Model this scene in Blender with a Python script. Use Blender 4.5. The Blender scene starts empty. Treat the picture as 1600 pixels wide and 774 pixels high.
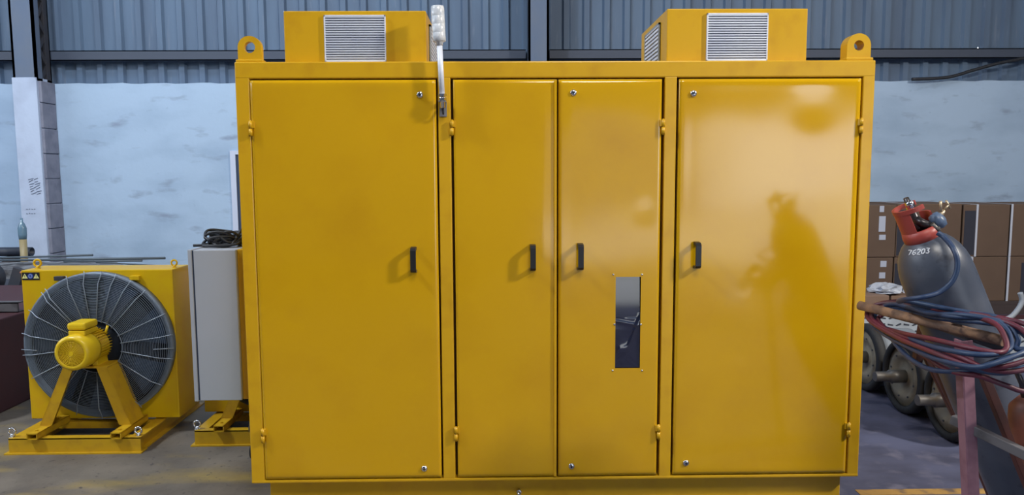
import bpy, bmesh, math, random
import numpy as np
from mathutils import Vector, Matrix
random.seed(7)
C = bpy.context.scene.collection
PI = math.pi

# ---------------------------------------------------------------- camera
CP = Vector((-0.27, -3.516, 1.661)); YAW, PIT, ROL = -0.0155, -0.1001, -0.0052; F = 1155.0
Rb = Matrix.Rotation(YAW, 3, 'Z') @ Matrix.Rotation(PIT, 3, 'X')
r0, u0, fw = Rb @ Vector((1, 0, 0)), Rb @ Vector((0, 0, 1)), Rb @ Vector((0, 1, 0))
rt = r0 * math.cos(ROL) + u0 * math.sin(ROL); up = u0 * math.cos(ROL) - r0 * math.sin(ROL)
cam = bpy.data.objects.new('camera', bpy.data.cameras.new('camera')); C.objects.link(cam)
M = Matrix((rt, up, -fw)).transposed().to_4x4(); M.translation = CP
cam.matrix_world = M
cam.data.sensor_width = 36; cam.data.lens = F / 1600 * 36; cam.data.clip_start = .05; cam.data.clip_end = 300
bpy.context.scene.camera = cam

def ray(px, py): return fw + rt * ((px - 800) / F) + up * ((387 - py) / F)
def U(px, py, Y):            # where a sight line meets the vertical plane y = Y
    d = ray(px, py); return CP + d * ((Y - CP.y) / d.y)
def G(px, py, Z=0.0):        # where a sight line meets the level z = Z
    d = ray(px, py); return CP + d * ((Z - CP.z) / d.z)

# ---------------------------------------------------------------- world, lights, exposure
S = bpy.context.scene
S.view_settings.view_transform = 'Standard'; S.view_settings.look = 'None'
S.view_settings.exposure = 0.0; S.view_settings.gamma = 1.0; S.view_settings.use_curve_mapping = False
W = bpy.data.worlds.new('daylight'); S.world = W; W.use_nodes = True
W.node_tree.nodes['Background'].inputs[0].default_value = (.82, .9, 1, 1)
W.node_tree.nodes['Background'].inputs[1].default_value = 5.0

def area(name, loc, tgt, sx, sy, power, col):
    l = bpy.data.lights.new(name, 'AREA'); l.shape = 'RECTANGLE'; l.size = sx; l.size_y = sy; l.energy = power; l.color = col
    o = bpy.data.objects.new(name, l); C.objects.link(o); o.location = loc
    o.rotation_euler = (Vector(tgt) - Vector(loc)).to_track_quat('-Z', 'Y').to_euler(); return o
sun = bpy.data.lights.new('sun', 'SUN'); sun.energy = 4.0; sun.angle = .02; sun.color = (1, .96, .9)
so = bpy.data.objects.new('sun', sun); C.objects.link(so); so.rotation_euler = (math.radians(-4), math.radians(48), 0)
area('flood_light_right', (6.6, -3.0, 5.6), (.3, 0, .9), .5, .5, 560, (1, .95, .86))
area('roof_light_front', (1.0, -5.2, 7.4), (1.0, -1.0, 0), 1.6, 1.6, 260, (1, .95, .86))
area('roof_light_left', (-6.0, -1.5, 7.4), (-4.0, 3.5, 0), .6, .6, 460, (.86, .93, 1))
area('roof_light_rear', (-3.0, 2.5, 7.6), (-3.5, 6.3, 2.5), 3.0, 1.0, 170, (.72, .85, 1))
area('added_fill_right', (4.5, 1.8, 7.6), (4.4, 4.5, 0), 2.0, 1.0, 50, (1, .88, .9))  # added overhead fill, tinted pinkish to make the right wall greyer

# ---------------------------------------------------------------- materials
def mat(name, col, rough=.5, metal=0, noise=None, bump=None, spec=.5, alpha=1, trans=0, ior=1.5, coat=0, rvar=0):
    m = bpy.data.materials.new(name); m.use_nodes = True; nt = m.node_tree; N = nt.nodes; b = N['Principled BSDF']
    b.inputs['Base Color'].default_value = (*col, 1); b.inputs['Roughness'].default_value = rough
    b.inputs['Metallic'].default_value = metal; b.inputs['Specular IOR Level'].default_value = spec
    b.inputs['Alpha'].default_value = alpha; b.inputs['Transmission Weight'].default_value = trans; b.inputs['IOR'].default_value = ior
    b.inputs['Coat Weight'].default_value = coat
    tc = N.new('ShaderNodeTexCoord')
    if noise:                 # (scale, second colour, low, high[, stretch])
        last = None; specs = noise if isinstance(noise, list) else [noise]
        for sp in specs:
            sc, c2, lo, hi = sp[:4]
            n = N.new('ShaderNodeTexNoise'); n.inputs['Scale'].default_value = sc; n.inputs['Detail'].default_value = 5
            if len(sp) > 4:
                mp = N.new('ShaderNodeMapping'); mp.inputs['Scale'].default_value = sp[4]
                nt.links.new(tc.outputs['Object'], mp.inputs[0]); nt.links.new(mp.outputs[0], n.inputs['Vector'])
            else: nt.links.new(tc.outputs['Object'], n.inputs['Vector'])
            mr = N.new('ShaderNodeMapRange'); mr.inputs[1].default_value = lo; mr.inputs[2].default_value = hi
            nt.links.new(n.outputs[0], mr.inputs[0])
            mx = N.new('ShaderNodeMix'); mx.data_type = 'RGBA'
            nt.links.new(mr.outputs[0], mx.inputs[0])
            if last: nt.links.new(last, mx.inputs[6])
            else: mx.inputs[6].default_value = (*col, 1)
            mx.inputs[7].default_value = (*c2, 1); last = mx.outputs[2]
        nt.links.new(last, b.inputs['Base Color'])
    if bump:                  # (scale, strength, distance)
        n = N.new('ShaderNodeTexNoise'); n.inputs['Scale'].default_value = bump[0]; n.inputs['Detail'].default_value = bump[3] if len(bump) > 3 else 4
        bp = N.new('ShaderNodeBump'); bp.inputs['Strength'].default_value = bump[1]; bp.inputs['Distance'].default_value = bump[2]
        nt.links.new(tc.outputs['Object'], n.inputs['Vector']); nt.links.new(n.outputs[0], bp.inputs['Height']); nt.links.new(bp.outputs[0], b.inputs['Normal'])
    return m
YEL = (.60, .335, .004)
m_yel = mat('yellow_gloss_paint', YEL, .115, spec=.62, noise=(3, (.55, .295, .004), .45, .75), bump=(1.7, .35, .02, 1))
m_yfr = mat('yellow_frame_paint', (.61, .345, .008), .3, spec=.5, noise=(9, (.54, .29, .008), .5, .75), bump=(25, .06, .004))
m_yfan = mat('yellow_fan_paint', (.62, .395, .004), .36, spec=.4, noise=(8, (.6, .34, .01), .45, .75))
m_ystand = mat('yellow_stand_paint', (.56, .33, .012), .4, spec=.4, noise=(12, (.42, .23, .02), .5, .8))
m_dark = mat('dark_interior', (.02, .012, .006), .8)
m_gap = mat('door_gap_shade', (.13, .055, .008), .7)  # inner shell coloured dark brown to stand for shade in the door gaps
m_blk = mat('black_plastic', (.012, .012, .015), .38)
m_chr = mat('chrome', (.75, .76, .8), .22, 1)
m_galv = mat('galvanised_wire', (.30, .35, .42), .45, .4)
m_wire = mat('dull_guard_wire', (.17, .21, .27), .5, .3)
m_alu = mat('aluminium_fins', (.72, .76, .86), .45, .15, noise=(6, (.6, .65, .8), .4, .7))
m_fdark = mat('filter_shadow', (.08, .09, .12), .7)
m_wall = mat('blue_white_plaster', (.39, .515, .68), .85, noise=[(1.1, (.31, .42, .57), .45, .72, (1, 1, 2.2)), (2.2, (.22, .27, .38), .58, .78, (1, 1, 3)), (14, (.3, .4, .55), .66, .8)], bump=(9, .2, .02))
m_clad = mat('blue_grey_sheet', (.11, .165, .25), .55, noise=[(1.2, (.09, .13, .2), .4, .7, (3, 1, .5)), (5, (.16, .2, .27), .6, .8, (3, 1, .4))], spec=.3)
m_steel = mat('grey_column_paint', (.10, .14, .22), .6, noise=(3, (.12, .15, .21), .4, .7))
m_dsteel = mat('dark_steel', (.03, .035, .05), .6, noise=(4, (.05, .045, .05), .4, .7))
m_girt = mat('dark_girt_paint', (.05, .065, .1), .6)
m_plast = mat('white_column_plaster', (.48, .56, .72), .85, noise=(3, (.38, .44, .58), .45, .75), bump=(12, .2, .02))
m_block = mat('grey_block_plaster', (.25, .26, .33), .9, noise=(5, (.17, .18, .24), .4, .7), bump=(20, .4, .02))
m_enc = mat('light_grey_enclosure_paint', (.40, .43, .50), .45, noise=(1.5, (.36, .40, .46), .4, .7))
m_trans = mat('lamp_lens', (.85, .88, .93), .2, trans=.25, noise=(60, (.7, .75, .82), .4, .6))
m_cable = mat('black_cable', (.02, .022, .028), .5)
m_bracket = mat('zinc_bracket', (.3, .3, .33), .4, .6)
m_motor = mat('yellow_motor_paint', (.74, .50, .012), .32, spec=.5)
m_blade = mat('blue_grey_blade', (.022, .04, .075), .4, spec=.4)
m_shroud = mat('black_shroud', (.008, .011, .018), .8, spec=.2)
m_card = mat('brown_cardboard', (.12, .076, .052), .85, noise=(2.5, (.105, .066, .046), .4, .7), bump=(30, .1, .01))
m_card2 = mat('light_cardboard', (.22, .14, .10), .85)
m_print = mat('dark_print', (.022, .024, .04), .7)
m_strap = mat('white_strap', (.5, .53, .62), .5)
m_label = mat('paper_label', (.42, .45, .55), .7)
m_plastic = mat('white_plastic_film', (.42, .45, .52), .35, bump=(20, .8, .02))
m_cyl = mat('dark_grey_cylinder_paint', (.055, .066, .095), .36, spec=.6, noise=[(5, (.09, .10, .13), .5, .75), (22, (.025, .028, .04), .58, .75)], bump=(14, .12, .01))
m_red = mat('red_collar_paint', (.33, .05, .04), .45, noise=(14, (.3, .05, .04), .5, .75))
m_brass = mat('old_brass', (.42, .34, .24), .4, .7)
m_gun = mat('oily_valve_steel', (.06, .055, .06), .35, .7, noise=(30, (.3, .28, .3), .6, .75))
m_regb = mat('blue_regulator_paint', (.08, .12, .2), .4)
m_hblue = mat('blue_hose_rubber', (.016, .038, .10), .45, noise=(10, (.024, .05, .11), .4, .7))
m_hred = mat('red_hose_rubber', (.12, .016, .035), .45, noise=(10, (.08, .02, .035), .4, .7))
m_rust = mat('rusty_pipe', (.17, .10, .07), .7, noise=[(18, (.30, .17, .10), .45, .65), (30, (.09, .05, .04), .55, .7)], bump=(40, .3, .01))
m_rusty = mat('rust_red_flat_bar', (.085, .028, .026), .7, noise=(14, (.05, .02, .02), .4, .7))
m_pink = mat('faded_red_oxide_paint', (.25, .125, .165), .65, noise=(14, (.18, .08, .11), .5, .75))
m_redb = mat('orange_brown_cylinder_paint', (.22, .065, .038), .5, noise=(7, (.13, .045, .03), .4, .7))
m_beige = mat('beige_casting', (.21, .185, .14), .6, noise=(9, (.12, .10, .075), .45, .7))
m_rubber = mat('black_tread', (.013, .013, .015), .7, bump=(30, .3, .01))
m_cast = mat('pale_grey_casting', (.22, .25, .29), .55, noise=(6, (.15, .17, .2), .4, .7))
m_shaft = mat('bare_steel_shaft', (.16, .15, .14), .45, .6)
m_maroon = mat('maroon_steel', (.055, .012, .016), .6, noise=(3, (.04, .012, .016), .4, .7))
m_chan = mat('dusty_channel', (.10, .095, .105), .7, noise=(12, (.06, .055, .06), .45, .6))
m_dust = mat('dusty_slab', (.21, .22, .24), .85, noise=[(5, (.09, .09, .1), .45, .6)], bump=(8, .8, .05))
m_pipe = mat('dark_blue_pipe', (.03, .04, .065), .45)
m_rod = mat('steel_rod', (.09, .115, .14), .5, .3)
m_glass = mat('pale_blue_bottle', (.13, .22, .30), .15)
m_bglow = mat('amber_bottle_base', (.30, .24, .12), .4)
m_frame = mat('white_door_frame', (.55, .6, .75), .6)
m_dkblue = mat('dark_blue_gasket_and_opening', (.03, .05, .1), .6)
m_sblk = mat('sticker_black', (.01, .01, .02), .5)
m_syel = mat('sticker_pale_yellow', (.75, .75, .3), .5)
m_sblu = mat('sticker_blue', (.04, .1, .45), .5)
m_ink = mat('pencil_ink', (.05, .07, .13), .8)
m_white = mat('white_paint_marks', (.7, .72, .78), .6)
m_yard = mat('pale_yard_concrete', (.62, .6, .56), .9)
m_line = mat('yellow_line_paint', (.42, .25, .07), .7, noise=(9, (.14, .10, .08), .5, .65))
m_pallet = mat('grimy_timber', (.05, .035, .035), .85)
m_greyhose = mat('pale_grey_hose', (.30, .33, .38), .5)
m_copper = mat('orange_pipe', (.42, .14, .05), .5)
m_roof = mat('roof_sheet', (.10, .12, .15), .8)

# door window glass
m_win = mat('smoked_window_glass', (.012, .013, .03), .05, spec=1.0)

# floor: worn concrete, warm and yellow-oversprayed on the left, bluish cast of the light coloured in on the right
m_floor = bpy.data.materials.new('worn_painted_concrete'); m_floor.use_nodes = True
nt = m_floor.node_tree; N = nt.nodes; b = N['Principled BSDF']; b.inputs['Roughness'].default_value = .62
tc = N.new('ShaderNodeTexCoord')
def nz(sc, det, stretch=(1, 1, 1)):
    mp = N.new('ShaderNodeMapping'); mp.inputs['Scale'].default_value = stretch; nt.links.new(tc.outputs['Object'], mp.inputs[0])
    n = N.new('ShaderNodeTexNoise'); n.inputs['Scale'].default_value = sc; n.inputs['Detail'].default_value = det; nt.links.new(mp.outputs[0], n.inputs['Vector']); return n.outputs[0]
def rng(s, a, bb):
    m = N.new('ShaderNodeMapRange'); m.inputs[1].default_value = a; m.inputs[2].default_value = bb; nt.links.new(s, m.inputs[0]); return m.outputs[0]
def mixc(fac, a, bb):
    m = N.new('ShaderNodeMix'); m.data_type = 'RGBA'; nt.links.new(fac, m.inputs[0])
    for i, c in ((6, a), (7, bb)):
        if isinstance(c, tuple): m.inputs[i].default_value = (*c, 1)
        else: nt.links.new(c, m.inputs[i])
    return m.outputs[2]
sx = N.new('ShaderNodeSeparateXYZ'); nt.links.new(tc.outputs['Object'], sx.inputs[0])
left = mixc(rng(nz(2.2, 8), .38, .62), (.17, .145, .118), (.10, .085, .072))
left = mixc(rng(nz(1.3, 4, (1, 3, 1)), .52, .70), left, (.26, .19, .065))
left = mixc(rng(nz(26, 3), .62, .72), left, (.06, .05, .05))
right = mixc(rng(nz(1.8, 8, (1, 1.6, 1)), .4, .65), (.10, .11, .19), (.055, .058, .10))
right = mixc(rng(nz(7, 6), .55, .75), right, (.15, .15, .22))
nt.links.new(mixc(rng(sx.outputs[0], -.5, .5), left, right), b.inputs['Base Color'])
bp = N.new('ShaderNodeBump'); bp.inputs['Strength'].default_value = .25; bp.inputs['Distance'].default_value = .01
nt.links.new(nz(20, 5), bp.inputs['Height']); nt.links.new(bp.outputs[0], b.inputs['Normal'])

# ---------------------------------------------------------------- mesh builder
class MB:
    def __init__(s): s.bm = bmesh.new()
    def _box(s, pts8, bev=0, seg=2):
        t = bmesh.new(); v = [t.verts.new(p) for p in pts8]
        for f in ((0, 3, 2, 1), (4, 5, 6, 7), (0, 1, 5, 4), (1, 2, 6, 5), (2, 3, 7, 6), (3, 0, 4, 7)): t.faces.new([v[i] for i in f])
        bmesh.ops.recalc_face_normals(t, faces=t.faces)
        if bev: bmesh.ops.bevel(t, geom=list(t.edges), offset=bev, segments=seg, affect='EDGES', profile=.5)
        s.merge(t); return s
    def merge(s, t, mx=None):
        mp = {}
        for v in t.verts: mp[v] = s.bm.verts.new(mx @ v.co if mx else v.co)
        for f in t.faces:
            try:
                nf = s.bm.faces.new([mp[v] for v in f.verts]); nf.smooth = f.smooth
            except ValueError: pass
        t.free()
    def box(s, x0, x1, y0, y1, z0, z1, bev=0, mx=None):
        p = [(x0, y0, z0), (x1, y0, z0), (x1, y1, z0), (x0, y1, z0), (x0, y0, z1), (x1, y0, z1), (x1, y1, z1), (x0, y1, z1)]
        if mx: p = [mx @ Vector(q) for q in p]
        return s._box(p, bev)
    def bar(s, a, bb, w, h, side=Vector((1, 0, 0)), bev=0):      # rectangular bar between two points
        a, bb = Vector(a), Vector(bb); d = (bb - a).normalized(); x = (side - d * side.dot(d)).normalized() * w / 2; y = d.cross(x.normalized()) * h / 2
        return s._box([a - x - y, a + x - y, a + x + y, a - x + y, bb - x - y, bb + x - y, bb + x + y, bb - x + y], bev)
    def hexa(s, p8, bev=0): return s._box([Vector(p) for p in p8], bev)
    def rings(s, rings, caps=True, closed=False, smooth=True):
        vr = [[s.bm.verts.new(p) for p in r] for r in rings]; n = len(vr[0]); m = len(vr)
        for i in range(m if closed else m - 1):
            A, B = vr[i], vr[(i + 1) % m]
            for j in range(n):
                f = s.bm.faces.new((A[j], A[(j + 1) % n], B[(j + 1) % n], B[j])); f.smooth = smooth
        if caps and not closed:
            s.bm.faces.new(vr[0][::-1]); s.bm.faces.new(vr[-1])
        return s
    def lathe(s, prof, p0=(0, 0, 0), axis=(0, 0, 1), seg=32, smooth=True, ring=False):  # prof: (r, t)
        ax = Vector(axis).normalized(); q = Vector((0, 0, 1)).rotation_difference(ax).to_matrix(); p0 = Vector(p0)
        rr = []
        for r, t in prof: rr.append([p0 + q @ Vector((max(r, 1e-4) * math.cos(2 * PI * k / seg), max(r, 1e-4) * math.sin(2 * PI * k / seg), t)) for k in range(seg)])
        if ring: return s.rings(rr, smooth=smooth, closed=True)
        return s.rings(rr, smooth=smooth)
    def cyl(s, a, bb, r, r2=None, seg=20):
        a, bb = Vector(a), Vector(bb); L = (bb - a).length; r2 = r if r2 is None else r2
        return s.lathe([(r, 0), (r2, L)], a, bb - a, seg)
    def tube(s, pts, r, seg=10, closed=False):
        P = [Vector(p) for p in pts]; n = len(P); rr = []; prev = None
        for i in range(n):
            a = P[i - 1] if (i or closed) else P[i]; c = P[(i + 1) % n] if (i < n - 1 or closed) else P[i]
            d = (c - a).normalized()
            if prev is None: prev = d.orthogonal().normalized()
            x = (prev - d * prev.dot(d)).normalized(); prev = x; y = d.cross(x)
            rad = r[i] if isinstance(r, (list, tuple)) else r
            rr.append([P[i] + (x * math.cos(2 * PI * k / seg) + y * math.sin(2 * PI * k / seg)) * rad for k in range(seg)])
        if closed: # undo twist by nearest match
            A, B = rr[-1], rr[0]; k = min(range(seg), key=lambda k: (A[k] - B[0]).length); rr[-1] = A[k:] + A[:k]
            return s.rings(rr[:-1] + [rr[-1]], closed=True)
        return s.rings(rr)
    def prism(s, poly, d, bev=0):        # poly: 3D points of one face, d: extrusion vector
        t = bmesh.new(); d = Vector(d); A = [t.verts.new(p) for p in poly]; B = [t.verts.new(Vector(p) + d) for p in poly]; n = len(A)
        t.faces.new(A); t.faces.new(B[::-1])
        for i in range(n): t.faces.new((A[i], B[i], B[(i + 1) % n], A[(i + 1) % n]))
        bmesh.ops.recalc_face_normals(t, faces=t.faces)
        if bev: bmesh.ops.bevel(t, geom=list(t.edges), offset=bev, segments=2, affect='EDGES')
        s.merge(t); return s
    def plate(s, outer, inner, d):       # plate with a hole: two loops of equal count
        d = Vector(d); n = len(outer); L = []
        for lp in (outer, inner):
            L.append([s.bm.verts.new(p) for p in lp]); L.append([s.bm.verts.new(Vector(p) + d) for p in lp])
        O, O2, I, I2 = L
        for i in range(n):
            j = (i + 1) % n
            for q in ((O[i], O[j], I[j], I[i]), (O2[i], I2[i], I2[j], O2[j]), (O[i], O2[i], O2[j], O[j]), (I[i], I[j], I2[j], I2[i])): s.bm.faces.new(q)
        return s
    def torus(s, c, R_, r, axis=(0, 0, 1), seg=48, ms=6):
        q = Vector((0, 0, 1)).rotation_difference(Vector(axis).normalized()).to_matrix(); c = Vector(c); rr = []
        for k in range(seg):
            a = 2 * PI * k / seg; e = Vector((math.cos(a), math.sin(a), 0))
            rr.append([c + q @ (e * (R_ + r * math.cos(2 * PI * j / ms)) + Vector((0, 0, r * math.sin(2 * PI * j / ms)))) for j in range(ms)])
        return s.rings(rr, closed=True)
    def build(s, name, m, parent=None, origin=None):
        bmesh.ops.recalc_face_normals(s.bm, faces=s.bm.faces)
        me = bpy.data.meshes.new(name); s.bm.to_mesh(me); s.bm.free()
        o = bpy.data.objects.new(name, me); C.objects.link(o); me.materials.append(m)
        if parent:
            o.parent = parent; base = Vector((0, 0, 0)); p = parent
            while p: base += p.location; p = p.parent
        else:
            if origin is None:
                xs = [v.co for v in me.vertices]; origin = (sum(v.x for v in xs) / len(xs), sum(v.y for v in xs) / len(xs), min(v.z for v in xs))
            base = Vector(origin); o.location = base
        me.transform(Matrix.Translation(-base)); return o
def tag(o, label=None, cat=None, group=None, kind=None):
    if label: o['label'] = label
    if cat: o['category'] = cat
    if group: o['group'] = group
    if kind: o['kind'] = kind
    return o
def empty(name, loc, label, cat, group=None):
    o = bpy.data.objects.new(name, None); C.objects.link(o); o.location = loc; o.empty_display_size = .1; return tag(o, label, cat, group)
def copy_tree(o, parent=None):
    c = o.copy(); C.objects.link(c); c.parent = parent
    for ch in list(o.children): copy_tree(ch, c)
    return c
def spline(pts, n=10, closed=False):     # Catmull-Rom
    P = [Vector(p) for p in pts]; out = []; m = len(P)
    for i in range(m if closed else m - 1):
        p0 = P[i - 1] if (i or closed) else P[0]; p1 = P[i]; p2 = P[(i + 1) % m]; p3 = P[(i + 2) % m] if (closed or i + 2 < m) else P[-1]
        for k in range(n):
            t = k / n; out.append(.5 * ((2 * p1) + (p2 - p0) * t + (2 * p0 - 5 * p1 + 4 * p2 - p3) * t * t + (3 * p1 - p0 - 3 * p2 + p3) * t ** 3))
    if not closed: out.append(P[-1])
    return out
def st(o, n=None): return tag(o, kind='structure')

# ================================================================ THE HALL
XL, XR, YB, YR, ZR = -11.0, 12.0, 6.5, -9.5, 8.0
st(MB().box(XL - 4, XR + 5, YR - 24, YB + .4, -.2, 0).build('floor', m_floor, origin=(0, 0, 0)))
# low plastered wall
zt = 2.87
def wavy_wall():
    m = MB(); bm = m.bm; n = 200; cols = []
    for i in range(n + 1):
        x = XL + (XR - XL) * i / n; z = zt + .006 * math.sin(i * 1.3) + random.uniform(-.004, .004)
        cols.append([bm.verts.new(p) for p in ((x, YB, 0), (x, YB, z), (x, YB + .25, z), (x, YB + .25, 0))])
    for i in range(n):
        for k in range(4): bm.faces.new((cols[i][k], cols[i][(k + 1) % 4], cols[i + 1][(k + 1) % 4], cols[i + 1][k]))
    return m
st(wavy_wall().build('wall_back', m_wall, origin=(0, YB, 0)))
# corrugated cladding above it, two rust holes let daylight through
def cladding():
    m = MB(); bm = m.bm; P = .272; y0 = YB + .2; h = .045
    xs = []; x = XL
    while x < XR:
        xs += [(x, y0), (x + .155, y0), (x + .178, y0 - h), (x + .249, y0 - h)]; x += P
    holes = [(U(1528, 78, y0), .022), (U(1561, 78.5, y0), .011)]
    prev = None
    for i in range(len(xs) - 1):
        (xa, ya), (xb, yb) = xs[i], xs[i + 1]
        hs = [h_ for h_ in holes if xa <= h_[0].x < xb]
        q = [bm.verts.new(p) for p in ((xa, ya, 2.8), (xb, yb, 2.8), (xb, yb, ZR), (xa, ya, ZR))]
        if hs:
            c, r = hs[0]; yy = (ya + yb) / 2 if abs(ya - yb) > .01 else ya; cx = min(max(c.x, xa + r + .002), xb - r - .002)
            def yat(x): return ya + (yb - ya) * (x - xa) / (xb - xa)
            hq = [bm.verts.new(p) for p in ((cx - r, yat(cx - r), c.z - r), (cx + r, yat(cx + r), c.z - r), (cx + r * .2, yat(cx + r * .2), c.z + r * 1.6), (cx - r * .2, yat(cx - r * .2), c.z + r * 1.6))]
            for k in range(4): bm.faces.new((q[k], q[(k + 1) % 4], hq[(k + 1) % 4], hq[k]))
        else: bm.faces.new(q)
    return m
st(cladding().build('wall_back_cladding', m_clad, origin=(0, YB, 2.8)))
# other walls: left has a high daylight band, rear has the big gateway the doors mirror
st(MB().box(XL - .2, XL, YR, YB + .3, 0, 3.2).box(XL - .2, XL, YR, YB + .3, 6.2, ZR).box(XL - .2, XL, YR, -4, 3.2, 6.2).box(XL - .2, XL, 4.6, YB + .3, 3.2, 6.2).build('wall_left', m_clad))
st(MB().box(XR, XR + .2, YR, YB + .3, 0, ZR).build('wall_right', m_clad))
st(MB().box(XL, .85, YR - .2, YR, 0, ZR).box(7.2, XR, YR - .2, YR, 0, ZR).box(.85, 7.2, YR - .2, YR, 2.6, ZR).build('wall_rear', m_clad))
st(MB().box(-14, 8.5, -28, -26, 0, 9).build('wall_yard', m_steel))
st(MB().box(-14, 16, -26, YR - .2, .0, .02).build('floor_yard', m_yard))
st(MB().box(XL - .2, XR + .2, YR - .2, YB + .3, ZR, ZR + .2).build('ceiling', m_roof))

def girt(n, xa, xb):
    m = MB(); za, zb = 3.17, 3.30; y = YB + .02
    m.box(xa, xb, y, y + .11, zb - .012, zb); m.box(xa, xb, y, y + .012, za, zb); m.box(xa, xb, y, y + .11, za, za + .012)
    o = m.build('trim_%d' % n, m_girt); st(o)
girt(1, XL, U(21, 135, 6.03).x - .02); girt(2, U(57, 135, 6.03).x - .1, U(826, 60, 6.05).x - .02); girt(3, U(859, 60, 6.05).x + .03, XR)

# columns: laced steel column, cased in plaster below
def column(xf0, xf1, side, label, scrib):
    root = empty('steel_column', ((xf0 + xf1) / 2, 6.2, 0), label, 'column'); y0, y1 = 6.18, 6.5
    MB().box(xf0, xf1, y0, y0 + .03, zt, 7.9).box(xf0, xf0 + .03, y0, y0 + .12, zt, 7.9).box(xf1 - .03, xf1, y0, y0 + .12, zt, 7.9).build('front_channel', m_steel, root)
    MB().box(xf0, xf1, y1 - .02, y1, zt, 7.9).box(xf0, xf0 + .03, y1 - .1, y1, zt, 7.9).box(xf1 - .03, xf1, y1 - .1, y1, zt, 7.9).build('back_channel', m_dsteel, root)
    m = MB()
    for xx in (xf0 + .012, xf1 - .012):
        for k in range(12):
            z = zt + .02 + k * .4
            m.bar((xx, y0 + .1, z), (xx, y1 - .06, z + .2), .01, .06); m.bar((xx, y1 - .06, z + .2), (xx, y0 + .1, z + .4), .01, .06)
    m.build('lacing', m_dsteel, root)
    MB().box(xf0 - .01, xf1 - .0, y0 - .02, y1, 0, zt + .04, .006).build('plaster_casing', m_plast, root)
    m = MB(); z = 0
    for k in range(9):
        hh = .325; w = random.uniform(0, .02)
        m.box(xf1 - .005, xf1 + .03 + w * .4, y0 + .02, y1, z, min(z + hh - .01, zt), .008); z += hh
    m.build('block_edge', m_block, root)
    if scrib:
        m = MB()
        def stroke(a, bb): m.bar(a, bb, .006, .002, Vector((1, 0, 0)).cross(Vector((0, 1, 0))) if abs(a[2] - bb[2]) < .01 else Vector((1, 0, 0)))
        for c in range(2):
            for r in range(7):
                p = U(44 + c * 9 + r * .8, 281 + r * 3.8, y0 - .024); stroke(p, p + Vector((.05 + random.uniform(-.01, .02), 0, random.uniform(.01, .03))))
        for r in range(2):
            for c in range(4):
                p = U(41 + c * 4, 327 + r * 7, y0 - .024); stroke(p, p + Vector((.018, 0, random.uniform(-.008, .008))))
        m.build('pencil_notes', m_ink, root)
column(U(20, 135, 6.16).x, U(57, 135, 6.16).x, 1, 'grey steel column with white plastered lower half, far left behind the fan unit', True)
column(U(826, 60, 6.05).x, U(859, 60, 6.05).x, -1, 'blue-grey steel column rising behind the middle of the yellow cabinet', False)

# doorway mostly behind the cabinet
d = empty('door_1', (-3.3, YB, 0), None, None); d['kind'] = 'structure'
MB().box(-3.87, -3.80, YB - .03, YB + .02, 0, 1.93).box(-2.9, -2.83, YB - .03, YB + .02, 0, 1.93).box(-3.87, -2.83, YB - .03, YB + .02, 1.93, 1.98).build('door_frame', m_frame, d)
MB().box(-3.80, -2.9, YB - .012, YB - .002, 0, 1.93).build('dark_opening', m_dkblue, d)  # dark sheet standing in for the unlit doorway opening
tag(MB().tube(spline([U(1425, 124, 6.42), U(1480, 121, 6.42), U(1520, 110, 6.42), U(1560, 99, 6.42), U(1600, 91, 6.42), U(1680, 70, 6.42)], 8), .022, 8).build('wall_cable', m_cable), 'thick black cable sagging along the sheet wall above the right plaster', 'cable')
# worn yellow line
a, bb = G(1340, 770), G(1620, 771)
st(MB().box(a.x, bb.x + .6, a.y - .035, a.y + .03, 0, .002).build('floor_line', m_line))

# ================================================================ THE YELLOW CABINET
ZB, ZT, HW, DEP = .15, 2.182, 1.5, .92
cab = empty('control_cabinet', (0, .45, 0), 'large yellow four-door metal control cabinet with two rooftop vent boxes', 'cabinet')
MB().box(-HW + .07, HW - .06, .06, DEP - .05, 0.0, ZB + .01, .004).build('plinth', m_yfr, cab)
# door rectangles on the front plane, read off the photo: (x0,x1 top, x0,x1 bottom -> averaged)
def X(px, py): return U(px, py, 0).x
def Zf(px, py): return U(px, py, 0).z
d1 = (X(391, 140), X(681, 140)); d2 = (X(708, 140), X(869.5, 140)); d3 = (X(872.5, 140), X(1034, 140)); d4 = (X(1061, 140), X(1345, 140))
zt_d, zb_d = 2.097, .172
MB().box(-HW + .04, HW - .04, .05, DEP - .02, ZB, ZT - .02).build('inner_shell', m_gap, cab)
fr = MB(); t = .05
fr.box(-HW, HW, 0, t, zt_d + .008, ZT, .006)
fr.box(-HW, HW, 0, t, ZB, zb_d - .006, .004)
fr.box(-HW, d1[0] - .004, .001, t, ZB + .002, ZT - .002, .005); fr.box(d4[1] + .010, HW, .001, t, ZB + .002, ZT - .002, .005)
fr.box(d1[1] + .008, d2[0] - .013, .001, t, zb_d - .01, zt_d + .012, .004)
fr.box(d3[1] + .014, d4[0] - .010, .001, t, zb_d - .01, zt_d + .012, .004)
fr.box(-HW, -HW + .05, .04, DEP, ZB, ZT, .004).box(HW - .05, HW, .04, DEP, ZB, ZT, .004).box(-HW, HW, DEP - .04, DEP, ZB, ZT, .004)
fr.box(-HW, HW, .04, DEP, ZT - .03, ZT, .004)
fr.build('frame', m_yfr, cab)

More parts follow.
